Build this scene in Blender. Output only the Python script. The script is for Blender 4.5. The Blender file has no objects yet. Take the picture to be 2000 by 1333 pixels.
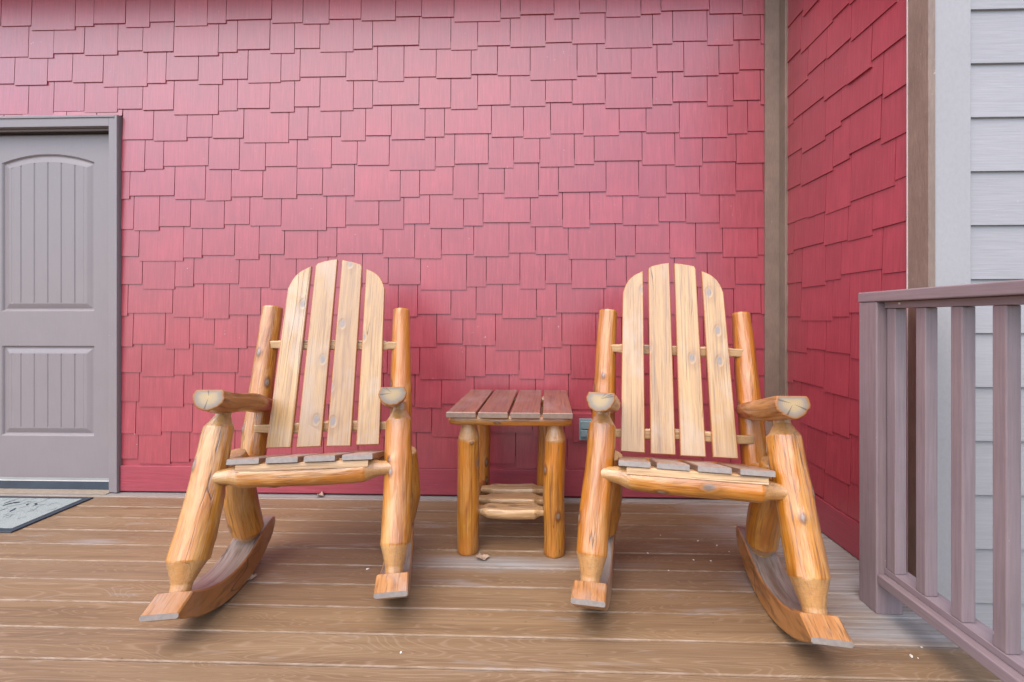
import bpy, bmesh, math, random
from mathutils import Vector, Matrix, noise
random.seed(7)
C = bpy.context.scene.collection
SC = bpy.context.scene
PI = math.pi

# ------------------------------------------------------------------ camera
YAW = math.atan(28/889.0)
CAM = Vector((0, -2.71, 1.06))
cam_d = bpy.data.cameras.new("camera"); cam = bpy.data.objects.new("camera", cam_d); C.objects.link(cam)
cam.location = CAM; cam.rotation_euler = (PI/2, 0, YAW)
cam_d.sensor_width = 36; cam_d.lens = 36*889/2000.0
cam_d.shift_x = -24/2000.0; cam_d.shift_y = -(666.5-623)/2000.0
cam_d.clip_start = 0.02; cam_d.clip_end = 2000
SC.camera = cam
RX = Vector((math.cos(YAW), math.sin(YAW), 0)); DX = Vector((-math.sin(YAW), math.cos(YAW), 0))
def ray(px, py):
    return DX + RX*((px-1024)/889.0) + Vector((0, 0, 1))*((623-py)/889.0)
def on_y(px, py, y):            # photo position -> point on the plane y = const
    r = ray(px, py); return CAM + r*((y-CAM.y)/r.y)
def on_x(px, py, x):
    r = ray(px, py); return CAM + r*((x-CAM.x)/r.x)
def on_z(px, py, z=0.0):
    r = ray(px, py); return CAM + r*((z-CAM.z)/r.z)

# ------------------------------------------------------------------ sky, sun, exposure
W = bpy.data.worlds.new("World"); SC.world = W; W.use_nodes = True
nt = W.node_tree; nt.nodes.clear()
sky = nt.nodes.new('ShaderNodeTexSky'); sky.sky_type = 'NISHITA'; sky.sun_disc = False
SUN_EL, SUN_AZ = math.radians(60), math.radians(208)      # azimuth: direction the sun stands in, from +Y clockwise
sky.sun_elevation = SUN_EL; sky.sun_rotation = SUN_AZ; sky.air_density = 1.0; sky.dust_density = 2.4; sky.ozone_density = 1.5
bg = nt.nodes.new('ShaderNodeBackground'); bg.inputs[1].default_value = 0.15
wo = nt.nodes.new('ShaderNodeOutputWorld')
nt.links.new(sky.outputs[0], bg.inputs[0]); nt.links.new(bg.outputs[0], wo.inputs[0])
sl = bpy.data.lights.new("sun", 'SUN'); sun = bpy.data.objects.new("sun", sl); C.objects.link(sun)
sl.energy = 1.0; sl.angle = math.radians(85); sl.color = (1, 0.94, 0.86)
sd = Vector((math.sin(SUN_AZ)*math.cos(SUN_EL), math.cos(SUN_AZ)*math.cos(SUN_EL), math.sin(SUN_EL)))
sun.rotation_euler = sd.to_track_quat('Z', 'Y').to_euler()
SC.view_settings.view_transform = 'Standard'; SC.view_settings.look = 'None'
SC.view_settings.exposure = 1.55; SC.view_settings.gamma = 1
SC.cycles.max_bounces = 8; SC.cycles.diffuse_bounces = 5

# ------------------------------------------------------------------ materials
class NG:
    def __init__(s, name):
        s.m = bpy.data.materials.new(name); s.m.use_nodes = True; s.t = s.m.node_tree; s.t.nodes.clear()
        s.out = s.t.nodes.new('ShaderNodeOutputMaterial'); s.b = s.t.nodes.new('ShaderNodeBsdfPrincipled')
        s.t.links.new(s.b.outputs[0], s.out.inputs[0])
    def n(s, typ, **kw):
        x = s.t.nodes.new('ShaderNode'+typ)
        for k, v in kw.items(): setattr(x, k, v)
        return x
    def put(s, sock, v):
        if hasattr(v, 'is_output') or isinstance(v, bpy.types.NodeSocket): s.t.links.new(v, sock)
        else: sock.default_value = (*v, 1) if isinstance(v, tuple) and len(v) == 3 and sock.type == 'RGBA' else v
    def attr(s, name, out='Vector'):
        a = s.n('Attribute'); a.attribute_name = name; return a.outputs[out]
    def lc(s, scale=(1, 1, 1), off=(0, 0, 0), src=None):
        m = s.n('Mapping'); s.put(m.inputs[0], src or s.attr('lc')); m.inputs['Scale'].default_value = scale; m.inputs['Location'].default_value = off
        return m.outputs[0]
    def noise(s, vec, scale, detail=4, rough=.55, dist=0.0):
        x = s.n('TexNoise'); s.put(x.inputs['Vector'], vec); x.inputs['Scale'].default_value = scale
        x.inputs['Detail'].default_value = detail; x.inputs['Roughness'].default_value = rough; x.inputs['Distortion'].default_value = dist
        return x.outputs['Fac']
    def ramp(s, f, stops, interp='LINEAR'):
        r = s.n('ValToRGB'); s.put(r.inputs[0], f); e = r.color_ramp; e.interpolation = interp
        while len(e.elements) < len(stops): e.elements.new(0.5)
        for el, (p, c) in zip(e.elements, stops):
            el.position = p; el.color = (*c, 1) if isinstance(c, tuple) else (c, c, c, 1)
        return r.outputs[0]
    def mix(s, f, a, b, mode='MIX'):
        x = s.n('Mix'); x.data_type = 'RGBA'; x.blend_type = mode
        s.put(x.inputs[0], f); s.put(x.inputs[6], a); s.put(x.inputs[7], b); return x.outputs[2]
    def math(s, op, a, b=0.0, c=None, clamp=False):
        x = s.n('Math', operation=op); x.use_clamp = clamp; s.put(x.inputs[0], a); s.put(x.inputs[1], b)
        if c is not None: s.put(x.inputs[2], c)
        return x.outputs[0]
    def bump(s, h, strength, dist, prev=None):
        x = s.n('Bump'); x.inputs['Strength'].default_value = strength; x.inputs['Distance'].default_value = dist
        s.put(x.inputs['Height'], h)
        if prev is not None: s.put(x.inputs['Normal'], prev)
        return x.outputs[0]
    def fin(s, col, rough=.5, spec=.5, normal=None, coat=0, coat_rough=.1):
        s.put(s.b.inputs['Base Color'], col); s.put(s.b.inputs['Roughness'], rough)
        s.b.inputs['Specular IOR Level'].default_value = spec
        if normal is not None: s.put(s.b.inputs['Normal'], normal)
        s.b.inputs['Coat Weight'].default_value = coat; s.b.inputs['Coat Roughness'].default_value = coat_rough
        if coat and normal is not None: s.put(s.b.inputs['Coat Normal'], normal)
        return s.m

def painted(name, col, rough=.5, grain=(140, 140, 6), gs=.25, var=.12, spots=True, spec=.5, gd=.0006, gcol=.3, coat=0, cr=.3):
    """exterior paint over embossed wood grain; the grain runs along the lc z axis"""
    g = NG(name)
    cloud = g.noise(g.lc((1, 1, 1)), 5, 5, .6)
    c = g.mix(g.ramp(cloud, [(.3, 0.0), (.75, 1.0)]), tuple(x*(1-var) for x in col), tuple(min(1, x*(1+var)) for x in col))
    rv = g.attr('rnd', 'Fac')
    c = g.mix(g.math('MULTIPLY', rv, .5), c, tuple(x*.78 for x in col))
    gr = g.noise(g.lc(grain), 1, 3, .6, .3)
    gr2 = g.noise(g.lc((grain[0]*.35, grain[1]*.35, grain[2]*.8)), 1, 2, .5, 1.5)
    c = g.mix(g.ramp(gr, [(.3, gcol), (.52, 0.0)]), c, tuple(x*.6 for x in col))
    c = g.mix(g.ramp(gr, [(.52, 0.0), (.75, gcol*.8)]), c, tuple(min(1, x*1.35+.02) for x in col))
    if spots:
        sp = g.noise(g.lc((1, 1, 1), (3, 1, 7)), 60, 2, .5)
        dust = g.noise(g.lc((1, 1, 1), (9, 4, 2)), 3, 3, .5)
        f = g.math('MULTIPLY', g.ramp(sp, [(.72, 0.0), (.77, 1.0)]), g.ramp(dust, [(.5, 0.0), (.7, .6)]))
        c = g.mix(f, c, (.55, .48, .46))
    r = g.math('ADD', g.math('MULTIPLY', cloud, .14), rough-.07)
    h = g.math('ADD', g.math('MULTIPLY', gr, .6), gr2)
    return g.fin(c, r, spec, g.bump(h, gs, gd), coat, cr)

def wood(name, dark, mid, pale, rough=.4, coat=.35, knots=True, grey=.0, gx=38, gz=1.6, coat_rough=.2, neck=False, contrast=1.0, patch=0.0, patchcol=(.42, .38, .36), amber=None, hewn=0.0, edge=None, neckmix=.55):
    g = NG(name)
    v = g.lc((gx, gx, gz))
    warp = g.noise(g.lc((3, 3, 1.2)), 2, 3, .5)
    vz = g.n('VectorMath', operation='ADD'); g.put(vz.inputs[0], v)
    cw = g.n('CombineXYZ'); g.put(cw.inputs[0], g.math('MULTIPLY', warp, 5.0)); g.put(cw.inputs[1], g.math('MULTIPLY', warp, 4.0))
    g.put(vz.inputs[1], cw.outputs[0])
    st = g.noise(vz.outputs[0], 1, 5, .62, .6)
    broad = g.noise(g.lc((7, 7, .9), (5, 5, 1)), 1, 3, .5, .4)
    f = g.math('ADD', g.math('MULTIPLY', st, .55), g.math('MULTIPLY', broad, .45))
    lo, hi = .5-.17/contrast, .5+.17/contrast
    c = g.ramp(f, [(lo, dark), (.49, mid), (hi, pale)])
    fine = g.noise(g.lc((gx*4, gx*4, gz*2.2)), 1, 3, .6, .4)
    c = g.mix(g.ramp(fine, [(.34, .75), (.5, 0.0)]), c, tuple(x*.45 for x in dark))
    if amber:
        am = g.noise(g.lc((9, 9, 1.6), (8, 1, 6)), 1, 4, .65, .8)
        c = g.mix(g.ramp(am, [(.46, 0.0), (.60, .75)]), c, amber)
        cm = g.noise(g.lc((8, 8, 2.0), (3, 9, 2)), 1, 4, .65, .8)
        c = g.mix(g.ramp(cm, [(.54, 0.0), (.68, .7)]), c, (.56, .33, .12))
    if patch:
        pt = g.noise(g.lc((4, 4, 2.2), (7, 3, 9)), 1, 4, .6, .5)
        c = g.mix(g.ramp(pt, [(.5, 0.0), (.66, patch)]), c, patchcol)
    orand = g.n('ObjectInfo').outputs['Random']
    c = g.mix(g.math('MULTIPLY', orand, .42), c, tuple(x*.85 for x in dark))
    height = g.math('ADD', g.math('MULTIPLY', st, .8), g.math('MULTIPLY', fine, .4))
    if knots:
        vo = g.n('TexVoronoi')
        if knots == 'flat':
            vo.voronoi_dimensions = '2D'; sp = g.n('SeparateXYZ'); g.put(sp.inputs[0], g.attr('lc')); cb = g.n('CombineXYZ')
            g.put(cb.inputs[0], sp.outputs[0]); g.put(cb.inputs[1], g.math('MULTIPLY', sp.outputs[2], .62)); g.put(vo.inputs['Vector'], cb.outputs[0]); vo.inputs['Scale'].default_value = 8.0
        else:
            g.put(vo.inputs['Vector'], g.lc((1, 1, .55), (2, 3, 4))); vo.inputs['Scale'].default_value = 7.5
        sel = g.n('SeparateColor'); g.put(sel.inputs[0], vo.outputs['Color'])
        on = g.math('GREATER_THAN', sel.outputs[0], .6)
        d = vo.outputs['Distance']
        k = g.math('MULTIPLY', g.ramp(d, [(.07, 1.0), (.13, 0.0)]), on)
        ring = g.math('MULTIPLY', g.ramp(d, [(.10, 0.0), (.15, .8), (.19, .6), (.32, 0.0)]), on)
        c = g.mix(g.math('MULTIPLY', ring, .55), c, tuple(x*.8 for x in dark))
        kn = g.noise(g.lc((60, 60, 60)), 1, 3, .6)
        c = g.mix(g.math('MULTIPLY', k, g.math('ADD', .35, kn)), c, (.14, .105, .085))
        height = g.math('ADD', height, g.math('MULTIPLY', ring, 1.2))
    if neck:
        ka = g.attr('knot', 'Fac'); kz = g.noise(g.lc((70, 70, 70)), 1, 3, .6)
        kk = g.math('ADD', ka, g.math('MULTIPLY', g.math('SUBTRACT', kz, .5), .25))
        c = g.mix(g.ramp(kk, [(.25, 0.0), (.5, .75), (.62, .9)]), c, tuple(x*.55 for x in dark))
        c = g.mix(g.ramp(kk, [(.62, 0.0), (.72, .8)]), c, (.20, .15, .11))
    # drying cracks: thin dark lines along the grain
    cr = g.noise(g.lc((16, 16, .55), (11, 2, 5)), 1, 2, .5, .2)
    cra = g.math('ABSOLUTE', g.math('SUBTRACT', cr, .5))
    crm = g.ramp(cra, [(0.0, 1.0), (.0045, 0.0)])
    where = g.ramp(g.noise(g.lc((5, 5, 2.4), (1, 8, 3)), 1, 2, .5), [(.52, 0.0), (.56, 1.0)])
    crk = g.math('MULTIPLY', crm, where)
    c = g.mix(g.math('MULTIPLY', crk, .85), c, (.05, .03, .02))
    height = g.math('SUBTRACT', height, g.math('MULTIPLY', crk, 2.0))
    if grey:
        gn = g.noise(g.lc((9, 9, 1.5), (3, 3, 3)), 1, 4, .6)
        c = g.mix(g.ramp(gn, [(.42, 0.0), (.68, grey)]), c, (.36, .33, .32))
    if neck:
        nk = g.attr('neck', 'Fac')
        rings = g.noise(g.lc((60, 60, 420)), 1, 2, .6)
        nc = g.mix(rings, (.24, .13, .05), (.52, .33, .15))
        c = g.mix(g.math('MULTIPLY', nk, neckmix), c, nc)
        height = g.math('ADD', height, g.math('MULTIPLY', g.math('MULTIPLY', rings, nk), .6))
    if edge:
        ea = g.attr('edge', 'Fac')
        c = g.mix(g.math('MULTIPLY', ea, .75), c, edge)
    r = g.math('ADD', g.math('MULTIPLY', broad, .2), rough-.1)
    nrm = g.bump(height, .5, .0016)
    if hewn:
        hw = g.noise(g.lc((26, 26, 5), (2, 7, 4)), 1, 4, .6, 1.2)
        hz = g.math('ADD', hw, g.math('MULTIPLY', g.noise(g.lc((90, 90, 9)), 1, 3, .6, .8), .4))
        nrm = g.bump(hz, hewn, .006, nrm)
    return g.fin(c, r, .5, nrm, coat, coat_rough)

def end_grain(name):
    g = NG(name)
    rr = g.attr('rad', 'Fac')
    n1 = g.noise(g.lc((1, 1, 1)), 18, 4, .6)
    e = g.math('ADD', rr, g.math('MULTIPLY', g.math('SUBTRACT', n1, .5), .22))
    c = g.ramp(e, [(.0, (.40, .28, .13)), (.48, (.33, .24, .13)), (.68, (.22, .175, .135)), (.84, (.20, .145, .10)), (.91, (.26, .095, .02))])
    w = g.math('FRACT', g.math('MULTIPLY', g.math('ADD', rr, g.math('MULTIPLY', n1, .18)), 9.0))
    c = g.mix(g.ramp(w, [(.0, .55), (.35, 0.0)]), c, (.20, .14, .08))
    cr = g.noise(g.lc((1, 1, 1), (4, 7, 1)), 9, 2, .5)
    ck = g.attr('crk', 'Fac')
    c = g.mix(g.math('MULTIPLY', ck, .85), c, (.04, .028, .02))
    return g.fin(c, .5, .4, g.bump(n1, .3, .001), .2, .3)

M = {}
RED = (.33, .040, .055)
M['red'] = painted('red_paint', RED, .36, grain=(120, 120, 5), gs=.6, var=.14, gd=.001, gcol=.4, coat=.8, cr=.32)
M['red_board'] = painted('red_board_paint', (.30, .038, .056), .5, grain=(110, 110, 5), gs=.8, var=.10, gd=.0012, coat=.4, cr=.35)
M['brown'] = painted('brown_trim_paint', (.20, .135, .100), .5, grain=(160, 160, 22), gs=.9, var=.22, gd=.0014)
M['mauve'] = painted('mauve_rail_paint', (.225, .165, .170), .44, grain=(150, 150, 5), gs=.45, var=.10, gcol=.35)
M['doorp'] = painted('taupe_door_paint', (.212, .178, .176), .42, grain=(120, 120, 8), gs=.06, var=.035, gcol=.07)
M['lap'] = painted('pale_grey_siding_paint', (.305, .288, .288), .5, grain=(170, 170, 7), gs=.6, var=.02, gd=.001, gcol=.22)
M['trimgrey'] = painted('pale_grey_trim_paint', (.305, .285, .28), .5, grain=(90, 90, 60), gs=.35, var=.02, gd=.0008, gcol=.12)
M['log'] = wood('varnished_log', (.25, .072, .005), (.45, .165, .012), (.58, .28, .05), .34, 1.0, True, gx=34, neck=True, coat_rough=.24, amber=(.52, .165, .006), hewn=.55, contrast=1.25)
M['end'] = end_grain('log_end_grain')
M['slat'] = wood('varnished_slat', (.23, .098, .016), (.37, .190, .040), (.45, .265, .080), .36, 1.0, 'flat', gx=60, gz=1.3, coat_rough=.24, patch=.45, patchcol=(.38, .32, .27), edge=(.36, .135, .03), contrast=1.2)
M['red_wood'] = wood('reddish_varnished_wood', (.10, .034, .014), (.19, .070, .028), (.27, .115, .055), .40, .6, False, gx=34, gz=1.5, patch=.6, patchcol=(.27, .19, .16))
M['rocker'] = wood('rocker_wood', (.26, .10, .025), (.37, .155, .045), (.46, .23, .09), .4, .35, False, gx=34, gz=1.5, patch=.35)
M['rocker_top'] = wood('weathered_sheen_rocker_top', (.15, .095, .065), (.24, .18, .15), (.33, .29, .27), .42, .35, False, gx=34, gz=1.5, patch=.4)  # top faces: weathered wood, with greyish sky sheen painted into the colour
M['arm'] = wood('arm_log', (.26, .085, .02), (.40, .155, .04), (.52, .26, .10), .4, .4, True, gx=24, gz=2.5, hewn=.35)
M['seat'] = wood('patchy_grey_seat_board', (.22, .11, .05), (.33, .20, .12), (.42, .33, .27), .45, .3, False, gx=50, gz=1.5, grey=.8, edge=(.20, .09, .05))  # brown boards mixed with patches of grey
M['halflog'] = wood('half_log', (.36, .19, .08), (.52, .32, .15), (.62, .45, .27), .45, .3, True, gx=30, gz=1.8, neck=True, hewn=.4)

def deck_mat():
    g = NG('composite_deck')
    pos = g.n('NewGeometry').outputs['Position']
    v = g.lc((1, 1, 1))
    # cathedral grain: contour lines of a stretched noise
    base = g.noise(g.lc((9, 9, 1.1)), 1, 2, .45, .6)
    cont = g.math('FRACT', g.math('MULTIPLY', base, 34.0))
    line = g.ramp(cont, [(.0, 1.0), (.22, 0.0), (.85, 0.0), (1.0, 1.0)])
    streak = g.noise(g.lc((120, 120, 2.2)), 1, 4, .65, .2)
    mid = g.noise(g.lc((14, 14, .9), (2, 2, 2)), 1, 4, .6)
    rv = g.attr('rnd', 'Fac')
    c = g.ramp(g.math('ADD', g.math('MULTIPLY', mid, .6), g.math('MULTIPLY', streak, .4)),
               [(.3, (.12, .066, .030)), (.5, (.195, .115, .054)), (.7, (.25, .158, .080))])
    c = g.mix(g.math('MULTIPLY', rv, .35), c, (.16, .105, .075))
    c = g.mix(g.math('MULTIPLY', line, .30), c, (.36, .25, .165))
    c = g.mix(g.ramp(streak, [(.3, .45), (.46, 0.0)]), c, (.13, .075, .045))
    # weathering: greyed boards next to the side wall and in patches
    sx = g.n('SeparateXYZ'); g.put(sx.inputs[0], pos)
    wn = g.noise(g.lc((1.6, 6, 6), (0, 0, 0), pos), 1.0, 5, .6)
    right = g.math('MULTIPLY', g.math('SUBTRACT', sx.outputs[0], .82), 2.6)
    front = g.math('MULTIPLY', g.math('ADD', sx.outputs[1], 1.225), 14.0, clamp=True)
    a = g.math('MULTIPLY', g.math('ADD', right, g.math('MULTIPLY', g.math('SUBTRACT', wn, .5), 3.0), clamp=True), front, clamp=True)
    wall = g.math('MULTIPLY', g.math('ADD', sx.outputs[1], .10), 20.0, clamp=True)
    tb = g.n('VectorMath', operation='SUBTRACT'); g.put(tb.inputs[0], pos); tb.inputs[1].default_value = (-.16, -.745, 0)
    tm = g.n('VectorMath', operation='MULTIPLY'); g.put(tm.inputs[0], tb.outputs[0]); tm.inputs[1].default_value = (2.0, 15, 0)
    tl = g.n('VectorMath', operation='LENGTH'); g.put(tl.inputs[0], tm.outputs[0])
    blotch = g.math('SUBTRACT', g.math('ADD', 1.15, g.math('MULTIPLY', g.math('SUBTRACT', wn, .5), 2.2)), tl.outputs['Value'], clamp=True)
    tb2 = g.n('VectorMath', operation='SUBTRACT'); g.put(tb2.inputs[0], pos); tb2.inputs[1].default_value = (-2.12, -.61, 0)
    tm2 = g.n('VectorMath', operation='MULTIPLY'); g.put(tm2.inputs[0], tb2.outputs[0]); tm2.inputs[1].default_value = (4.5, 26, 0)
    tl2 = g.n('VectorMath', operation='LENGTH'); g.put(tl2.inputs[0], tm2.outputs[0])
    blotch2 = g.math('SUBTRACT', g.math('ADD', 1.0, g.math('MULTIPLY', g.math('SUBTRACT', wn, .5), 2.4)), tl2.outputs['Value'], clamp=True)
    small = g.math('MULTIPLY', g.ramp(g.noise(g.lc((2.2, 14, 1), (5, 2, 0), pos), 1, 4, .6), [(.60, 0.0), (.72, .55)]), 1.0)
    wmask = g.math('MAXIMUM', g.math('MAXIMUM', a, g.math('MULTIPLY', wall, .9)), g.math('MAXIMUM', blotch, g.math('MAXIMUM', small, blotch2)))
    gcol = g.ramp(streak, [(.3, (.17, .155, .145)), (.6, (.33, .32, .315))])
    c = g.mix(g.math('MULTIPLY', wmask, .85), c, gcol)
    # dark specks
    sp = g.noise(g.lc((55, 90, 1), (0, 0, 0), pos), 1.0, 2, .5)
    c = g.mix(g.ramp(sp, [(.735, 0.0), (.76, .8)]), c, (.05, .035, .03))
    ed = g.attr('edge', 'Fac')
    en = g.noise(g.lc((3, 3, 3), (0, 0, 0), pos), 3, 3, .6)
    c = g.mix(g.math('MULTIPLY', ed, g.ramp(en, [(.40, .0), (.66, .55)])), c, (.36, .275, .21))
    h = g.math('ADD', g.math('MULTIPLY', line, .5), streak)
    return g.fin(c, g.math('ADD', .46, g.math('MULTIPLY', mid, .15)), .45, g.bump(h, .4, .0012))
M['deck'] = deck_mat()

def plain(name, col, rough=.5, spec=.5, nscale=20, var=.2, bs=.2, bd=.001, metal=0):
    g = NG(name); g.b.inputs['Metallic'].default_value = metal
    n = g.noise(g.n('TexCoord').outputs['Object'], nscale, 5, .6)
    c = g.mix(n, tuple(x*(1-var) for x in col), tuple(min(1, x*(1+var)) for x in col))
    return g.fin(c, rough, spec, g.bump(n, bs, bd))
M['threshold'] = plain('dark_bronze_threshold', (.03, .04, .055), .3, .5, 9, .6, .1)
M['strip'] = plain('pale_metal_strip', (.55, .52, .48), .35, .5, 40, .15)
M['sill'] = plain('weathered_sill_wood', (.27, .215, .16), .7, .3, 45, .4, .5, .003)
M['rubber'] = plain('dark_rubber_border', (.022, .032, .045), .55, .4, 80, .4, .4, .002)
M['screw'] = plain('screw_metal', (.35, .35, .36), .35, .5, 60, .2, .1, .0005, .8)
M['outlet'] = plain('grey_blue_plastic', (.19, .27, .29), .4, .5, 30, .12)
M['felt'] = plain('dark_red_felt', (.10, .012, .016), .8, .3)
M['gap'] = plain('dark_gap', (.03, .02, .02), .9, .2)
M['leaf'] = plain('dry_leaf', (.36, .25, .18), .7, .3, 60, .4, .5, .002)
M['cut'] = plain('pale_sawn_end', (.235, .20, .175), .6, .4, 70, .35, .4, .001)
M['endb'] = plain('brown_sawn_end', (.20, .135, .10), .5, .4, 70, .35, .4, .001)
M['chip'] = plain('pale_chip', (.66, .62, .56), .7, .3, 60, .2)
M['caulk'] = plain('pale_caulk', (.55, .45, .43), .5, .4)
M['blocker'] = plain('brown_blocker_paint', (.34, .20, .15), .6, .4, 8, .05)
M['ground'] = plain('gravel_ground', (.22, .21, .18), .9, .2, 3, .35, .6, .02)
M['nail'] = plain('dark_nail', (.02, .015, .012), .5, .4)
def mat_mat():
    g = NG('printed_mat_top')
    pos = g.n('TexCoord').outputs['Object']
    n = g.noise(g.lc((1, 1, 1), (0, 0, 0), pos), 160, 3, .6)
    n2 = g.noise(g.lc((6, 22, 1), (1, 2, 0), pos), 1, 4, .6, .8)
    c = g.mix(n, (.20, .22, .21), (.30, .33, .315))
    c = g.mix(g.ramp(n2, [(.60, 0.0), (.68, .55)]), c, (.16, .20, .21))
    return g.fin(c, .9, .2, g.bump(n, .8, .003))
M['matp'] = mat_mat()

# ------------------------------------------------------------------ mesh builder
class MB:
    def __init__(s): s.v = []; s.f = []; s.lc = []; s.rnd = []; s.x = {}; s.mi = []; s.sm = []
    def addv(s, p, lc=None, rnd=0.0, **ex):
        s.v.append(tuple(p)); s.lc.append(tuple(lc if lc is not None else p)); s.rnd.append(rnd)
        for k, val in ex.items(): s.x.setdefault(k, {})[len(s.v)-1] = val
        return len(s.v)-1
    def face(s, idx, mi=0, smooth=False): s.f.append(tuple(idx)); s.mi.append(mi); s.sm.append(smooth)
    def hexa(s, P, lcf, rnd=0.0, mi=0, faces=None):
        """P: eight corners, bottom ring 0-3 then top ring 4-7"""
        i = [s.addv(p, lcf(Vector(p)), rnd) for p in P]
        allf = [(3, 2, 1, 0), (4, 5, 6, 7), (0, 1, 5, 4), (1, 2, 6, 5), (2, 3, 7, 6), (3, 0, 4, 7)]
        for k, q in enumerate(allf):
            if faces is None or k in faces: s.face([i[a] for a in q], mi)
    def box(s, x0, x1, y0, y1, z0, z1, axis='z', rnd=0.0, mi=0, off=None):
        off = off or Vector((random.random()*9, random.random()*9, random.random()*9))
        def lcf(p):
            if axis == 'z': q = Vector((p.x, p.y, p.z))
            elif axis == 'x': q = Vector((p.y, p.z, p.x))
            else: q = Vector((p.x, p.z, p.y))
            return q+off
        s.hexa([(x0, y0, z0), (x1, y0, z0), (x1, y1, z0), (x0, y1, z0), (x0, y0, z1), (x1, y0, z1), (x1, y1, z1), (x0, y1, z1)], lcf, rnd, mi)
    def build(s, name, mats, parent=None, bevel=0.0, seg=2, recalc=False, wobble=0.0):
        me = bpy.data.meshes.new(name); me.from_pydata(s.v, [], s.f)
        for mm in (mats if isinstance(mats, (list, tuple)) else [mats]): me.materials.append(M[mm])
        a = me.attributes.new('lc', 'FLOAT_VECTOR', 'POINT'); a.data.foreach_set('vector', [c for q in s.lc for c in q])
        a = me.attributes.new('rnd', 'FLOAT', 'POINT'); a.data.foreach_set('value', s.rnd)
        for k, d in s.x.items():
            a = me.attributes.new(k, 'FLOAT', 'POINT'); a.data.foreach_set('value', [d.get(i, 0.0) for i in range(len(s.v))])
        me.polygons.foreach_set('material_index', s.mi); me.polygons.foreach_set('use_smooth', s.sm)
        if recalc:
            b = bmesh.new(); b.from_mesh(me); bmesh.ops.recalc_face_normals(b, faces=b.faces); b.to_mesh(me); b.free()
        me.update()
        o = bpy.data.objects.new(name, me); C.objects.link(o)
        if parent: o.parent = parent
        if bevel:
            m = o.modifiers.new('bevel', 'BEVEL'); m.width = bevel; m.segments = seg; m.limit_method = 'ANGLE'; m.angle_limit = math.radians(35)
            m.harden_normals = False
            for p in me.polygons: p.use_smooth = False
        return o

def tag(o, label=None, cat=None, group=None, kind=None):
    if label: o['label'] = label
    if cat: o['category'] = cat
    if group: o['group'] = group
    if kind: o['kind'] = kind
    return o
def empty(name, loc=(0, 0, 0), rz=0.0):
    o = bpy.data.objects.new(name, None); C.objects.link(o); o.location = loc; o.rotation_euler = (0, 0, rz); o.empty_display_size = .1
    return o
def lerp(a, b, t): return a+(b-a)*t
def interp(prof, t):
    for (a, x), (b, y) in zip(prof, prof[1:]):
        if t <= b:
            u = (t-a)/(b-a) if b > a else 0
            return lerp(x, y, u)
    return prof[-1][1]

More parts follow.
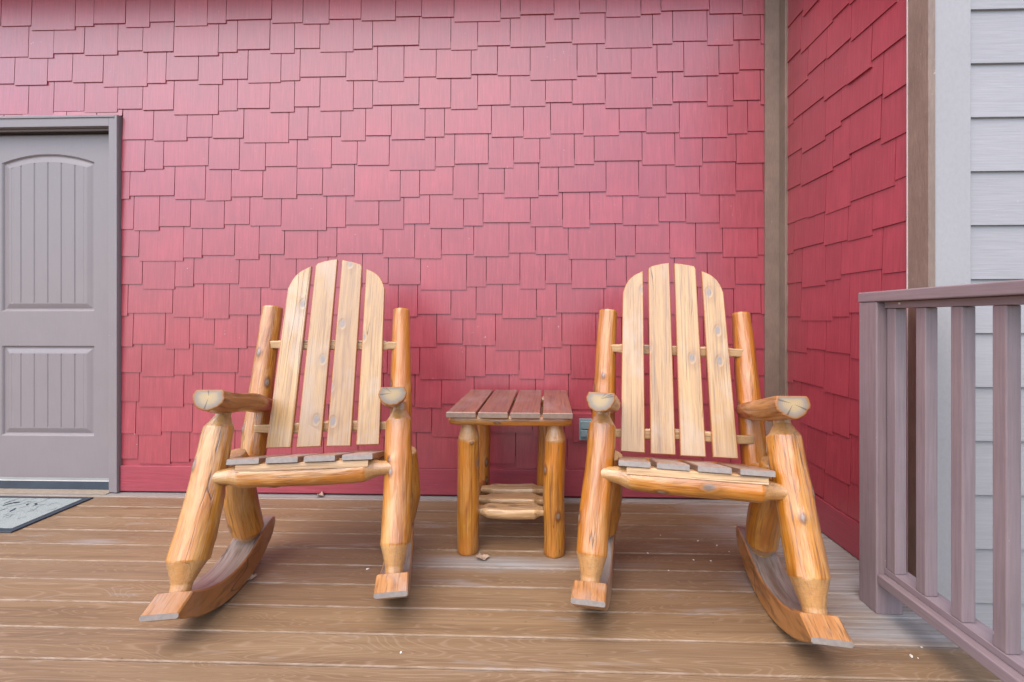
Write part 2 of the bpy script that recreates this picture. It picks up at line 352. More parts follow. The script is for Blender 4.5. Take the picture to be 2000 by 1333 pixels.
def log(mb, A, B, prof, necks=(), seg=30, rough=.05, seed=0, flat=None, squash=1.0, bend=0.0, cap_mi=None, up=Vector((0, 0, 1)), bumps=3, ring_len=.012, cap_dome=.06):
    """a peeled log from A to B; prof = [(t, radius)], necks = t ranges that are turned down; flat = (direction, fraction) sawn flat on that side"""
    A, B = Vector(A), Vector(B); ax = (B-A); L = ax.length; ax.normalize()
    u = up - ax*up.dot(ax)
    if u.length < .1: u = Vector((1, 0, 0)) - ax*ax.x
    u.normalize(); w = ax.cross(u)
    n = max(8, int(L/ring_len)); rs = random.Random(seed)
    off = Vector((rs.random()*20, rs.random()*20, rs.random()*20))
    ts = sorted(set([i/n for i in range(n+1)]+[t for t, _ in prof]))
    bl = [(rs.uniform(.15, .85), rs.uniform(0, 2*PI), rs.uniform(.05, .12), rs.uniform(.016, .03)) for _ in range(bumps)]
    kink = [rs.uniform(-1, 1) for _ in range(4)]
    maxr = max(r for _, r in prof)
    rings = []
    for t in ts:
        r0 = interp(prof, t); nk = 0.0
        for a, b in necks:
            if a <= t <= b: nk = 1.0
        amp = min(1, 6*t+.15)*min(1, 6*(1-t)+.15)
        cen = A+ax*(L*t)+u*(bend*math.sin(PI*t))+(u*kink[0]+w*kink[1])*(.006*math.sin(2.3*PI*t+kink[2]*3))*amp
        ring = []
        for k in range(seg):
            th = 2*PI*k/seg; d = Vector((math.cos(th), math.sin(th), 0))
            q = Vector((d.x*1.5, d.y*1.5, t*L*3.2))+off
            kn = 0.0
            s_ = 1+rough*(.9*noise.noise(q)+.7*noise.noise(q*2.3)+.45*noise.noise(Vector((q.x*5, q.y*5, q.z*5)))+.35*noise.noise(Vector((q.x*11, q.y*11, q.z*4))))
            if nk: s_ = 1+rough*.9*noise.noise(q*1.2)+.012*noise.noise(Vector((q.x*3, q.y*3, q.z*40)))
            for bt, bth, ba, bw in bl:
                dth = math.atan2(math.sin(th-bth), math.cos(th-bth))
                g = math.exp(-((t-bt)*L/bw)**2-(dth/.45)**2); s_ += ba*g*(0 if nk else 1)
                kn = max(kn, 1-math.hypot((t-bt)*L/(1.5*1.35), dth*r0)/(.9*bw))
            r = r0*s_; ex, ey = r*d.x, r*d.y*squash
            if flat:
                fd, ff = flat; lim = r0*ff
                pr = ex*fd[0]+ey*fd[1]
                if pr > lim: ex -= (pr-lim)*fd[0]; ey -= (pr-lim)*fd[1]
            p = cen+u*ex+w*ey
            ring.append(mb.addv(p, Vector((ex, ey, L*t))+off, 0.0, neck=nk, rad=1.0, knot=max(0.0, kn)*(0 if nk else 1)))
        rings.append((ring, cen, r0))
    for (r1, _, _), (r2, _, _) in zip(rings, rings[1:]):
        for k in range(seg): mb.face((r1[k], r1[(k+1) % seg], r2[(k+1) % seg], r2[k]), 0, True)
    for e, (ring, cen, r0) in ((-1, rings[0]), (1, rings[-1])):
        mi = 0 if cap_mi is None else cap_mi[0 if e < 0 else 1]
        prev = ring
        # rounded-over rim, then the sawn face in rings
        vr = [Vector(mb.v[i])-cen for i in ring]
        checks = [rs.randrange(seg) for _ in range(rs.choice((2, 3)))] if cap_mi else []
        for fr, dz in ((.93, .035), (.86, .045), (.7, .048), (.5, .05), (.3, .05), (.12, .05)):
            cur = [mb.addv(cen+vv*fr+ax*(e*dz*r0*cap_dome/.06), Vector((vv.dot(u)*fr, vv.dot(w)*fr, L+e*.5))+off, 0.0, neck=1.0, rad=fr, crk=(1.0 if (k_ in checks and fr < .9) else 0.0)) for k_, vv in enumerate(vr)]
            for k in range(seg):
                q = (prev[k], prev[(k+1) % seg], cur[(k+1) % seg], cur[k])
                mb.face(q if e > 0 else q[::-1], 0 if fr == .93 and cap_mi is None else mi, True)
            prev = cur
        c = mb.addv(cen+ax*(e*.05*r0*cap_dome/.06), off, 0.0, neck=1.0, rad=0.0)
        for k in range(seg):
            q = (prev[k], prev[(k+1) % seg], c); mb.face(q if e > 0 else q[::-1], mi, True)

def plank(mb, outline, origin, ex, ey, ez, thick, off=None, mi=0, end_mi=None):
    """extrude a 2-D outline (x across, y along) by thick along -ez; lc z runs along ey"""
    off = off or Vector((random.random()*9, random.random()*9, random.random()*9))
    n = len(outline); P = [Vector((x, y)) for x, y in outline]
    area = sum(P[i].x*P[(i+1) % n].y-P[(i+1) % n].x*P[i].y for i in range(n)); sg = 1 if area > 0 else -1
    def inset(w):
        out = []
        for i in range(n):
            d1 = (P[i]-P[i-1]).normalized(); d2 = (P[(i+1) % n]-P[i]).normalized()
            n1 = Vector((-d1.y, d1.x))*sg; n2 = Vector((-d2.y, d2.x))*sg; m = n1+n2
            m = m.normalized() if m.length > .01 else n1
            out.append(P[i]+m*(w/max(.55, m.dot(n1))))
        return out
    def ring(Q, z, e): return [mb.addv(origin+ex*q.x+ey*q.y-ez*z, Vector((q.x, z, q.y))+off, edge=e) for q in Q]
    r0 = ring(P, thick, .6); r1 = ring(P, .003, 1.0); r2 = ring(inset(.003), 0, 1.0); r3 = ring(inset(.0085), 0, 0.0); rb = ring(inset(.002), thick+.001, .3)
    ymin = min(q.y for q in P)
    def band(a, b, ends=False):
        for i in range(n):
            j = (i+1) % n; e = ends and end_mi is not None and P[i].y < ymin+.012 and P[j].y < ymin+.012
            mb.face((a[i], a[j], b[j], b[i]) if sg > 0 else (a[j], a[i], b[i], b[j]), end_mi if e else mi)
    band(rb, r0, True); band(r0, r1, True); band(r1, r2); band(r2, r3)
    mb.face(r3 if sg > 0 else r3[::-1], mi); mb.face(rb[::-1] if sg > 0 else rb, mi)

# fitted joints of the two chairs (metres, chair space)
POSE = [[-0.9596, -0.718, 0.1835], [0.6002, -0.7686, -0.1602]]
JOINTS = ['FB', 'FK', 'FT', 'FN', 'AF', 'AR', 'PT', 'PB', 'RF', 'RT_', 'RR', 'LB', 'LT', 'ST', 'SB', 'A0', 'A1', 'A2', 'A3', 'B0', 'B1', 'B2', 'B3', 'U', 'W']
PTS0 = [
  (-0.367, -0.377, 0.109), (-0.352, -0.368, 0.205), (-0.334, -0.196, 0.638), (-0.336, -0.146, 0.686), (-0.331, -0.261, 0.766),
  (-0.290, 0.111, 0.675), (-0.308, 0.280, 1.114), (-0.332, 0.091, 0.374), (-0.376, -0.466, 0.069), (-0.356, -0.407, 0.115),
  (-0.323, 0.321, 0.056), (-0.331, 0.068, 0.079), (-0.337, -0.047, 0.482), (-0.295, -0.272, 0.457), (-0.261, -0.288, 0.533),
  (-0.245, 0.028, 0.487), (-0.142, 0.035, 0.484), (-0.119, 0.025, 0.486), (-0.015, 0.022, 0.488), (-0.232, 0.241, 1.211),
  (-0.132, 0.292, 1.327), (-0.113, 0.302, 1.334), (-0.010, 0.305, 1.366), (-0.280, 0.220, 0.935), (-0.260, 0.050, 0.571),
  (0.357, -0.375, 0.109), (0.352, -0.368, 0.209), (0.344, -0.197, 0.644), (0.348, -0.147, 0.682), (0.336, -0.262, 0.764),
  (0.290, 0.110, 0.670), (0.309, 0.281, 1.105), (0.326, 0.091, 0.374), (0.352, -0.458, 0.070), (0.352, -0.405, 0.124),
  (0.321, 0.323, 0.058), (0.338, 0.067, 0.083), (0.371, -0.047, 0.464), (0.300, -0.272, 0.463), (0.267, -0.291, 0.531),
  (0.239, 0.027, 0.484), (0.137, 0.035, 0.483), (0.113, 0.025, 0.483), (0.008, 0.022, 0.487), (0.229, 0.241, 1.219),
  (0.133, 0.292, 1.316), (0.113, 0.302, 1.333), (0.011, 0.305, 1.361), (0.279, 0.221, 0.926), (0.251, 0.048, 0.567),
]
PTS1 = [
  (-0.363, -0.368, 0.119), (-0.356, -0.367, 0.211), (-0.330, -0.196, 0.648), (-0.324, -0.149, 0.677), (-0.328, -0.264, 0.755),
  (-0.290, 0.110, 0.670), (-0.305, 0.281, 1.096), (-0.335, 0.092, 0.374), (-0.371, -0.447, 0.086), (-0.368, -0.399, 0.134),
  (-0.321, 0.323, 0.058), (-0.338, 0.067, 0.083), (-0.283, -0.048, 0.474), (-0.294, -0.270, 0.468), (-0.262, -0.290, 0.534),
  (-0.248, 0.026, 0.479), (-0.145, 0.034, 0.475), (-0.121, 0.024, 0.476), (-0.017, 0.021, 0.478), (-0.234, 0.243, 1.192),
  (-0.136, 0.295, 1.296), (-0.111, 0.305, 1.312), (-0.011, 0.308, 1.335), (-0.273, 0.220, 0.917), (-0.277, 0.047, 0.557),
  (0.363, -0.382, 0.096), (0.355, -0.369, 0.208), (0.347, -0.202, 0.635), (0.344, -0.151, 0.678), (0.336, -0.264, 0.761),
  (0.291, 0.109, 0.665), (0.308, 0.281, 1.082), (0.323, 0.093, 0.373), (0.371, -0.465, 0.064), (0.359, -0.412, 0.110),
  (0.304, 0.324, 0.052), (0.338, 0.065, 0.079), (0.340, -0.047, 0.483), (0.302, -0.280, 0.446), (0.271, -0.294, 0.528),
  (0.235, 0.027, 0.474), (0.134, 0.034, 0.472), (0.106, 0.025, 0.475), (0.002, 0.021, 0.475), (0.228, 0.244, 1.187),
  (0.136, 0.295, 1.291), (0.111, 0.305, 1.311), (0.012, 0.308, 1.332), (0.269, 0.221, 0.903), (0.257, 0.047, 0.553),
]
PTS0 = dict(zip([s+j for s in 'LR' for j in JOINTS], PTS0))
PTS1 = dict(zip([s+j for s in 'LR' for j in JOINTS], PTS1))

# ------------------------------------------------------------------ setting: ground, deck, unseen overhead light blocker
def ground():
    mb = MB(); s = 400
    i = [mb.addv(p) for p in ((-s, -s, -.62), (s, -s, -.62), (s, s, -.62), (-s, s, -.62))]; mb.face(i)
    tag(mb.build('ground', 'ground'), kind='structure')
ground()
DECK_X1 = 1.385
def deck():
    mb = MB(); pitch, gap = .1405, .0035
    y = .06; k = 0
    seams = [-.074-.1405*k for k in range(0, 32)]
    ys = [(.07, seams[0])]+[(a, b) for a, b in zip(seams, seams[1:])]
    for (yb, yf) in ys:
        a, b = yf+gap/2, yb-gap/2                # front, back
        off = Vector((random.random()*40, random.random()*40, random.random()*40)); rv = random.random()
        prof = [(a, -.026, 0), (a, -.004, 0), (a+.0015, -.0012, 1), (a+.0045, 0, 1), (a+.0068, 0, 0), (b-.0068, 0, 0), (b-.0045, 0, 1), (b-.0015, -.0012, 1), (b, -.004, 0), (b, -.026, 0)]
        xs = [-4.6+i*.33 for i in range(18)]+[DECK_X1]
        cols = []
        for x in xs:
            x_end = min(x, (DECK_X1 if yf < -.98 else 1.50))
            cols.append([mb.addv((x_end, yy, zz), Vector((yy, zz, x))+off, rv, edge=float(e)) for yy, zz, e in prof])
        if yf >= -.98: cols.append([mb.addv((1.50, yy, zz), Vector((yy, zz, 1.5))+off, rv, edge=float(e)) for yy, zz, e in prof])
        for c1, c2 in zip(cols, cols[1:]):
            for j in range(len(prof)-1): mb.face((c1[j], c2[j], c2[j+1], c1[j+1]), 0)
        mb.face(cols[-1], 0); mb.face(cols[0][::-1], 0)
    mb.box(-4.6, DECK_X1-.004, -4.42, .05, -.30, -.027, 'x', mi=1)
    tag(mb.build('deck', ['deck', 'gap']), kind='structure')
deck()

def sheen_blocker():  # added out of view overhead to dim the sheen high on the wall
    mb = MB()
    mb.box(-4.6, 4.2, -.46, .3, 3.36, 3.44, 'x')
    for k in range(4): mb.box(-4.6, 4.2, -.45+k*.102, -.45+k*.102+.094, 3.348, 3.359, 'x')
    mb.box(-4.6, 4.2, -.51, -.46, 3.29, 3.48, 'x')
    tag(mb.build('sheen_blocker', 'blocker'), kind='structure')
sheen_blocker()

# ------------------------------------------------------------------ shingle walls
PPM = 889/2.741
SEQ = [(89, 0), (37, -6), (64, -11), (48, -2), (49.5, -12), (65, -3), (37, -7), (90, -13), (61, -5), (51, -2), (62, -10), (67, -6), (50, -13), (62, -10)]
ROWS = [(61, 47), (339, 103), (201, 162), (339, 218), (475.6, 276), (760, 331), (692, 391), (549, 448.6), (271, 508), (-1, 567), (688, 625), (137, 686.5), (-2.5, 742), (271.5, 797), (553, 856), (-9, 913)]
T_BOT, T_TOP, GAPW = .0130, .002, .0038
def shingle(mb, a0, a1, zb, ztop, base, axis, rnd, extra=0.0, y_lift=0.0):
    """one tapered shingle on a wall; a0..a1 along the wall, thick at its butt"""
    off = Vector((random.random()*30, random.random()*30, random.random()*30)); h = ztop-zb
    tb = T_BOT+random.uniform(-.001, .001)+extra; tt = T_TOP
    b0 = random.uniform(-.0016, .0016); b1 = b0+random.uniform(-.0012, .0012)
    def P(a, t, z): return (a, base-t, z) if axis == 'x' else (base-t, a, z)
    def lcf(p): return Vector((p.x, p.y, p.z))+off
    lo, hi = (a0, a1) if axis == 'x' else (a1, a0)
    dzl, dzh = (b0, b1)
    pts = [P(lo, tb, zb+dzl), P(hi, tb, zb+dzh), P(hi, .0005, zb+dzh), P(lo, .0005, zb+dzl), P(lo, tt+.004, ztop), P(hi, tt+.004, ztop), P(hi, .0005, ztop), P(lo, .0005, ztop)]
    mb.hexa(pts, lcf, rnd, 0, faces=(0, 2, 3, 5, 1))
DOOR_R = -2.549; DOOR_T = 2.297; BASE_TOP = on_y(600, 913, -.01).z
def main_wall():
    root = tag(empty('shingle_wall', (-1, 0, 0)), 'long red shingled wall facing the viewer, behind both rocking chairs', 'wall', 'red shingled walls')
    mb = MB()
    X0, X1 = -4.5, 1.42
    rows = []
    for i, (px, py) in enumerate(ROWS):
        p = on_y(px if px > 0 else 300, py, -.012)
        x0 = on_y(px, py, -.012).x
        # nominal height of the course, from the mean spacing
        rows.append((x0, on_y(700, py, -.012).z))
    z_top = rows[0][1]
    for k in range(1, 4): rows.insert(0, (rows[0][0]+random.uniform(.3, 1.2), z_top+.178*k))
    n = len(rows); per = sum(w+1.0 for w, _ in SEQ)/PPM
    # even out the heights with a straight-line fit
    zs = [z for _, z in rows]; m = (zs[-1]-zs[0])/(n-1); zs = [lerp(z, zs[0]+m*i, .5) for i, z in enumerate(zs)]
    for i in range(n):
        x = rows[i][0]
        while x > X0-3: x -= per
        ztop = (zs[i-1] if i else zs[0]+.178)+.052
        while x < X1:
            for w, d in SEQ:
                a0, a1 = x+GAPW/2, x+(w+1.0)/PPM-GAPW/2; x += (w+1.0)/PPM
                if a1 < X0 or a0 > X1: continue
                a0, a1 = max(a0, X0), min(a1, X1)
                if a1-a0 < .01: continue
                zb = zs[i]-d/PPM
                if i == n-1: zb = max(zb, BASE_TOP+.002)
                # cut round the door frame
                if a0 < DOOR_R+.004 and zb < DOOR_T+.003:
                    if a1 > DOOR_R+.02 and zb < DOOR_T-.02:
                        if a0 < DOOR_R+.004: a0 = DOOR_R+.004
                    elif zb < DOOR_T+.003 and ztop > DOOR_T+.03: zb = DOOR_T+.003
                    else: continue
                    if a1-a0 < .008: continue
                shingle(mb, a0, a1, zb, ztop+.004, 0.0, 'x', random.random())
    mb.build('shingles', 'red', root).location = (1, 0, 0)
    mb = MB()
    mb.box(X0, X1, 0, .02, DOOR_T+.02, 3.23, 'z'); mb.box(DOOR_R-.01, X1, 0, .02, -.05, DOOR_T+.02, 'z'); mb.box(X0, -3.69, 0, .02, -.05, DOOR_T+.02, 'z')
    mb.build('sheathing', 'felt', root).location = (1, 0, 0)
    mb = MB(); mb.box(DOOR_R+.004, 1.4, -.0045, -.0003, BASE_TOP-.02, BASE_TOP+.075, 'x'); mb.build('starter_strip', 'red', root).location = (1, 0, 0)
    mb = MB(); mb.box(DOOR_R+.004, 1.398, -.019, -.0006, .012, BASE_TOP, 'x')
    mb.build('base_board', 'red_board', root, bevel=.0025).location = (1, 0, 0)
main_wall()

SX = 1.42     # sheathing of the side wall
SROWS = [ # boundary start px, end px, y at the start, y at the end (photo pixels)
 [(1536, 1567, 52.8, 22.4), (1568.8, 1606, 32, -8)],
 [(1536, 1562.4, 123, 98.4), (1564, 1624.8, 104.8, 44.8), (1627, 1657.6, 36.5, 6)],
 [(1536.6, 1576.3, 190.4, 156), (1577.3, 1612.5, 145.6, 115.2), (1615.2, 1660.8, 116, 74.4), (1662.4, 1750, 81.6, 4)],
 [(1536.6, 1548.8, 248.8, 242.4), (1549.6, 1607, 234.4, 189.6), (1609.6, 1654, 197.6, 164), (1655, 1701.6, 167.2, 130.4), (1703.2, 1771.2, 118.4, 64.8)],
 [(1536.8, 1564.8, 307.2, 288.8), (1566.4, 1610.4, 300, 272), (1612, 1640.8, 264.8, 245.6), (1643.2, 1722.4, 238.4, 182.4), (1725.6, 1772.8, 192.8, 160.8)],
 [(1536.6, 1562.4, 372, 358.4), (1564, 1624.8, 364.8, 334.4), (1626.9, 1657.3, 327.2, 310.4), (1659.2, 1719.2, 301.6, 268.8), (1720, 1771.2, 284, 256.8)],
 [(1537.4, 1575.6, 437.7, 424.6), (1576.9, 1610.6, 426.5, 414.5), (1612.5, 1659, 417.9, 403.2), (1662, 1746.4, 393.8, 360.9), (1748.3, 1770.8, 352.6, 343.2)],
 [(1537.4, 1548.7, 497.8, 493.2), (1550.6, 1607.5, 487.6, 473.3), (1609.5, 1654.5, 480.1, 468.9), (1656.3, 1702.1, 471.9, 459.5), (1704.4, 1770, 448.2, 431.4)],
 [(1536.3, 1565.6, 553.5, 550.8), (1565.6, 1610.1, 561.1, 557), (1612.2, 1640.5, 549, 544.9), (1642.2, 1721.5, 536.3, 524.9), (1723.3, 1773.3, 533.9, 528.7)],
 [(1536.3, 1562.8, 619, 619), (1563.9, 1624.2, 626.7, 626.7), (1626, 1657, 618.8, 618.1), (1658.7, 1719, 610.1, 609.5), (1720, 1771, 617, 616)],
 [(1536.3, 1575.6, 685.7, 687.4), (1576.6, 1612.2, 681.6, 683.6), (1612.9, 1659.4, 687.1, 690.5), (1661.2, 1745, 702.6, 708), (1747, 1771, 698, 700)],
 [(1536.3, 1548, 746, 747.8), (1550, 1607.7, 744, 753.7), (1609.4, 1656, 765.8, 775.4), (1657.7, 1702, 779.6, 787), (1704, 1770, 778, 792)],
]
BASE_TOP_S = on_x(1635.5, 996.5, 1.402).z
def side_wall():
    root = tag(empty('shingle_wall', (SX, -.5, 0)), 'narrow red shingled return wall at right angles, between the brown corner trims', 'wall', 'red shingled walls')
    mb = MB(); Y0, Y1 = -.955, -.006
    rows = []
    for r in SROWS:
        out = []
        for x0, x1, y0, y1 in r:
            a = on_x(x0, y0, 1.407); b = on_x(x1, y1, 1.407); out.append([a.y, b.y, (a.z+b.z)/2])
        rows.append(out)
    for _ in range(3):   # courses hidden behind the chair and the railing
        src = rows[-len(SROWS[:6])-1]; rows.append([[a, b, z-.181*7] for a, b, z in src])
    for k in range(2):
        rows.insert(0, [[a+random.uniform(-.004, .004), b, z+.181*6] for a, b, z in rows[5]])
    for i, row in enumerate(rows):
        zn = sum(q[2] for q in row)/len(row)
        row[0][0] = Y1
        for j in range(len(row)-1): mid = (row[j][1]+row[j+1][0])/2; row[j][1] = mid+.0014; row[j+1][0] = mid-.0014
        if row[-1][1] > Y0+.03: row.append([row[-1][1]-.003, Y0, zn+random.uniform(-.015, .015)])
        else: row[-1][1] = Y0
        for a, b, z in row:
            z = max(z, BASE_TOP_S+.004 if i >= 14 else z)
            if z > 3.2: continue
            lift = .006 if (i == 5 and abs(a-on_x(1655, 167, 1.407).y) < .02) else 0
            zt = min(z+.23, 3.23)
            if zt-z > .02: shingle(mb, b, a, z, zt, SX, 'y', random.random(), extra=lift)
    # last course down to the base board
    o = mb.build('shingles', 'red', root); o.location = (-SX, .5, 0)
    mb = MB(); mb.box(SX, SX+.02, -1.0, 0, -.05, 3.23, 'z'); mb.build('sheathing', 'felt', root).location = (-SX, .5, 0)
    mb = MB(); mb.box(SX-.0045, SX-.0003, -.955, -.02, BASE_TOP_S-.02, BASE_TOP_S+.12, 'y'); mb.build('starter_strip', 'red', root).location = (-SX, .5, 0)
    mb = MB(); mb.box(1.400, SX-.0006, -.956, -.03, .004, BASE_TOP_S, 'y')
    mb.build('base_board', 'red_board', root, bevel=.003).location = (-SX, .5, 0)
side_wall()

def corner_trims():
    x0 = on_y(1495, 600, -.024).x
    mb = MB(); mb.box(x0, 1.3985, -.024, -.0005, .006, 3.22, 'z')
    mb.box(1.396, SX-.001, -.086, -.0245, .006, 3.22, 'z')
    tag(mb.build('corner_trim', 'brown', bevel=.002), 'brown L-shaped corner trim where the two red shingled walls meet', 'corner trim', 'brown corner trims')
    mb = MB(); mb.box(1.395, 1.4195, -1.036, -.945, -.4, 3.22, 'z')
    o = tag(mb.build('corner_trim', 'brown', bevel=.002), 'brown corner trim between the red return wall and the pale grey siding', 'corner trim', 'brown corner trims')
    mb = MB(); mb.box(1.3925, 1.3955, -.9448, -.9415, .1, 3.0, 'z'); mb.build('caulk_line', 'caulk', o)
corner_trims()

def wing_wall():
    root = tag(empty('siding_wall', (2, -1, 0)), 'pale grey lap-sided wall to the right beyond the railing', 'wall')
    mb = MB(); mb.box(1.4215, 1.5475, -1.031, -1.0, -.55, 3.22, 'z'); mb.build('corner_board', 'trimgrey', root, bevel=.0025).location = (-2, 1, 0)
    mb = MB(); z = .0375-.1941*3
    while z < 3.2:
        off = Vector((random.random()*30, random.random()*30, random.random()*30))
        zt = min(z+.205, 3.22)
        lcf = lambda p: Vector((p.y, p.z, p.x))+off
        a, b = 1.549, 4.2
        mb.hexa([(a, -1.0235, z), (b, -1.0235, z), (b, -1.008, z), (a, -1.008, z), (a, -1.0135, zt), (b, -1.0135, zt), (b, -1.008, zt), (a, -1.008, zt)], lcf, random.random())
        z += .1941
    mb.build('lap_siding', 'lap', root, bevel=.001, seg=1).location = (-2, 1, 0)
    mb = MB(); mb.box(1.44, 4.2, -1.0078, -.98, -.62, 3.1, 'x'); mb.build('sheathing', 'lap', root).location = (-2, 1, 0)
wing_wall()

# ------------------------------------------------------------------ door
def door():
    SXL, SXR, YS = -3.73, -2.60, .045
    q = .9845
    root = tag(empty('front_door', (-3.12, 0, 0)), 'taupe panelled door with arched top panel in a taupe frame', 'door')
    L = (3.12, 0, 0)
    pc = -3.12; ph = .302
    zc0, zc1, zp = 1.11, 2.052, 2.106
    l0, l1 = .318, .886
    nx, nz = 204, 440
    def arch(x): return zp-(zp-zc1)*((x-pc)/ph)**2
    def prof(d):
        if d <= 0: return 0.0
        if d < .010: return .011*math.sin(d/.010*PI/2)
        if d < .016: return .011
        if d < .026: return .011-.004*(d-.016)/.010
        if d < .046: return .007-.0065*(d-.026)/.020
        return .0005
    def dep(x, z):
        e = 0.0
        for top, z0, z1 in ((True, zc0, None), (False, l0, l1)):
            zt = arch(x) if top else z1
            d = min(x-(pc-ph), pc+ph-x, z-z0, (zt-z)*(0.96 if top else 1))
            if d > 0:
                e = prof(d)
                if d > .050:
                    for g in range(-2, 3):
                        q = abs(x-pc-(g*.0885+.0))
                        if q < .005: e = max(e, .0045*(1-q/.005)+.0005)
                    if abs(abs(x-pc)-.236) < .004: e = max(e, .002)
        return e
    mb = MB(); ids = []
    xs = [SXL+(SXR-SXL)*i/nx for i in range(nx+1)]; zs = [.05+(2.245-.05)*j/nz for j in range(nz+1)]
    for z in zs: ids.append([mb.addv((x*q, YS+dep(x, z), 1.06+(z-1.06)*q), Vector((x, 0, z))) for x in xs])
    for j in range(nz):
        for i in range(nx): mb.face((ids[j][i], ids[j][i+1], ids[j+1][i+1], ids[j+1][i]), 0, False)
    mb.box(SXL*q, SXR*q, YS+.02, YS+.044, .06, 2.225)
    o = mb.build('door_slab', 'doorp', root); o.location = L
    mb = MB()
    XI = -2.607; XO = DOOR_R; XL = -3.633; XLO = -3.69; ZI = 2.230
    mb.box(XI, XO, -.030, .14, .007, DOOR_T, 'z'); mb.box(XLO, XL, -.030, .14, .007, DOOR_T, 'z'); mb.box(XL, XI, -.0295, .14, ZI, DOOR_T-.001, 'x')
    # stepped stop and brick-mould bead
    mb.box(XL+.0005, XI-.0005, .004, .022, ZI-.012, ZI-.0005, 'x')
    mb.box(XI-.008, XI-.0005, .026, .043, .05, ZI-.02, 'z')
    mb.box(XO-.016, XO-.0015, -.036, -.0305, .007, DOOR_T-.002, 'z')
    mb.box(XLO+.002, XO-.017, -.036, -.0300, DOOR_T-.016, DOOR_T-.002, 'x')
    mb.build('door_frame', 'doorp', root, bevel=.002).location = L
    mb = MB(); mb.box(XL+.001, XI-.009, .0225, .0435, ZI-.020, ZI-.001, 'x'); mb.build('weather_strip', 'gap', root).location = L
    mb = MB(); mb.hexa([(XL, .018, .004), (XI, .018, .004), (XI, .044, .004), (XL, .044, .004), (XL, .024, .052), (XI, .024, .052), (XI, .044, .053), (XL, .044, .053)], lambda p: Vector((p.y, p.z, p.x)))
    mb.build('threshold', 'threshold', root, bevel=.0015).location = L
    mb = MB(); mb.box(XL, XI-.001, .0215, .0275, .0525, .0575, 'x'); mb.box(XI-.0045, XI-.0005, .014, .0175, .006, .052, 'z')
    mb.build('metal_strip', 'strip', root).location = L
    mb = MB(); mb.box(XLO, XI+.002, -.050, .0178, .0006, .0045, 'x'); mb.build('sill', 'sill', root, bevel=.0015).location = L
door()

def doormat():
    yb = on_z(183, 970.5, .01).y; xb = on_z(183, 970.5, .01).x; yf = on_z(22, 1038, .01).y; xf = on_z(22, 1038, .01).x
    root = tag(empty('doormat', (xb-.5, (yb+yf)/2, 0)), 'pale grey printed doormat with a dark border in front of the door', 'doormat')
    cx, cy = xb-.5, (yb+yf)/2
    def quad(inset, z0, z1, name, mat, bev):
        sk = (xf-xb)
        a = [(xb-1.05+inset, yf+inset), (xf-inset, yf+inset), (xb-inset, yb-inset), (xb-1.0+inset, yb-inset)]
        mb = MB(); mb.hexa([(x-cx, y-cy, z0) for x, y in a]+[(x-cx, y-cy, z1) for x, y in a], lambda p: p)
        return mb.build(name, mat, root, bevel=bev)
    quad(0, .0006, .008, 'rubber_border', 'rubber', .003)
    # dark brush strokes printed on the mat
    mb = MB(); rs = random.Random(3); i_ = .034
    a = [(xb-1.05+i_, yf+i_), (xf-i_, yf+i_), (xb-i_, yb-i_), (xb-1.0+i_, yb-i_)]
    mb.hexa([(x-cx, y-cy, .0082) for x, y in a]+[(x-cx, y-cy, .0105) for x, y in a], lambda p: p)
    def stroke(pts, w):
        P = [on_z(px, py, .0112) for px, py in pts]
        for i in range(len(P)-1):
            d = (P[i+1]-P[i]); d.z = 0; n = Vector((-d.y, d.x, 0)).normalized(); w0 = w*(.35+.65*math.sin(PI*i/(len(P)-1))); w1 = w*(.35+.65*math.sin(PI*(i+1)/(len(P)-1)))
            q = [P[i]-n*w0, P[i]+n*w0, P[i+1]+n*w1, P[i+1]-n*w1]
            f = [mb.addv((v.x-cx, v.y-cy, .0112)) for v in q]; mb.face(f[::-1] if (q[1]-q[0]).cross(q[2]-q[1]).z < 0 else f, 1)
    stroke([(5, 988.5), (15, 985), (24, 982.5), (33, 981.5), (38, 982)], .012)
    stroke([(8, 984), (18, 980), (30, 977)], .006)
    stroke([(19, 1000), (25, 996.5), (31, 992.5)], .008)
    stroke([(66, 984), (70, 983), (71, 986), (68, 988)], .005)
    stroke([(52, 986), (54, 985), (52.5, 987.5)], .006)
    stroke([(0, 998), (8, 995), (15, 993)], .005)
    stroke([(10, 991), (40, 985.5), (60, 981)], .002)
    for _ in range(26):
        x = rs.uniform(0, 110); y = rs.uniform(976, 1024)
        stroke([(x, y), (x+rs.uniform(5, 16), y-rs.uniform(1.5, 4)), (x+rs.uniform(17, 26), y-rs.uniform(4, 7))], rs.uniform(.001, .0022))
    mb.build('mat_top', ['matp', 'rubber'], root)
doormat()

# ------------------------------------------------------------------ outlet
def outlet():
    a = on_y(1119.5, 807, -.02); b = on_y(1176, 864, -.02)
    root = tag(empty('wall_outlet', ((a.x+b.x)/2, 0, (a.z+b.z)/2)), 'grey-blue weatherproof outlet cover on a red block, low on the wall behind the right-hand rocker', 'outlet cover')
    c = root.location; L = (-c.x, 0, -c.z)
    mb = MB(); mb.box(a.x, b.x, -.030, -.001, b.z, a.z, 'x'); mb.build('mounting_block', 'red_board', root, bevel=.002).location = L
    a = on_y(1131, 817.5, -.03); b = on_y(1165, 860, -.03)
    mb = MB(); mb.box(a.x, b.x, -.038, -.031, b.z, a.z, 'x'); mb.build('cover_plate', 'outlet', root, bevel=.003).location = L
    mb = MB(); h = a.z-b.z
    mb.box(a.x+.008, b.x-.008, -.056, -.0385, b.z+h*.54, a.z-h*.10, 'x'); mb.box(a.x+.008, b.x-.008, -.054, -.0385, b.z+h*.18, a.z-h*.50, 'x')
    mb.build('cover_flap', 'outlet', root, bevel=.003).location = L
outlet()

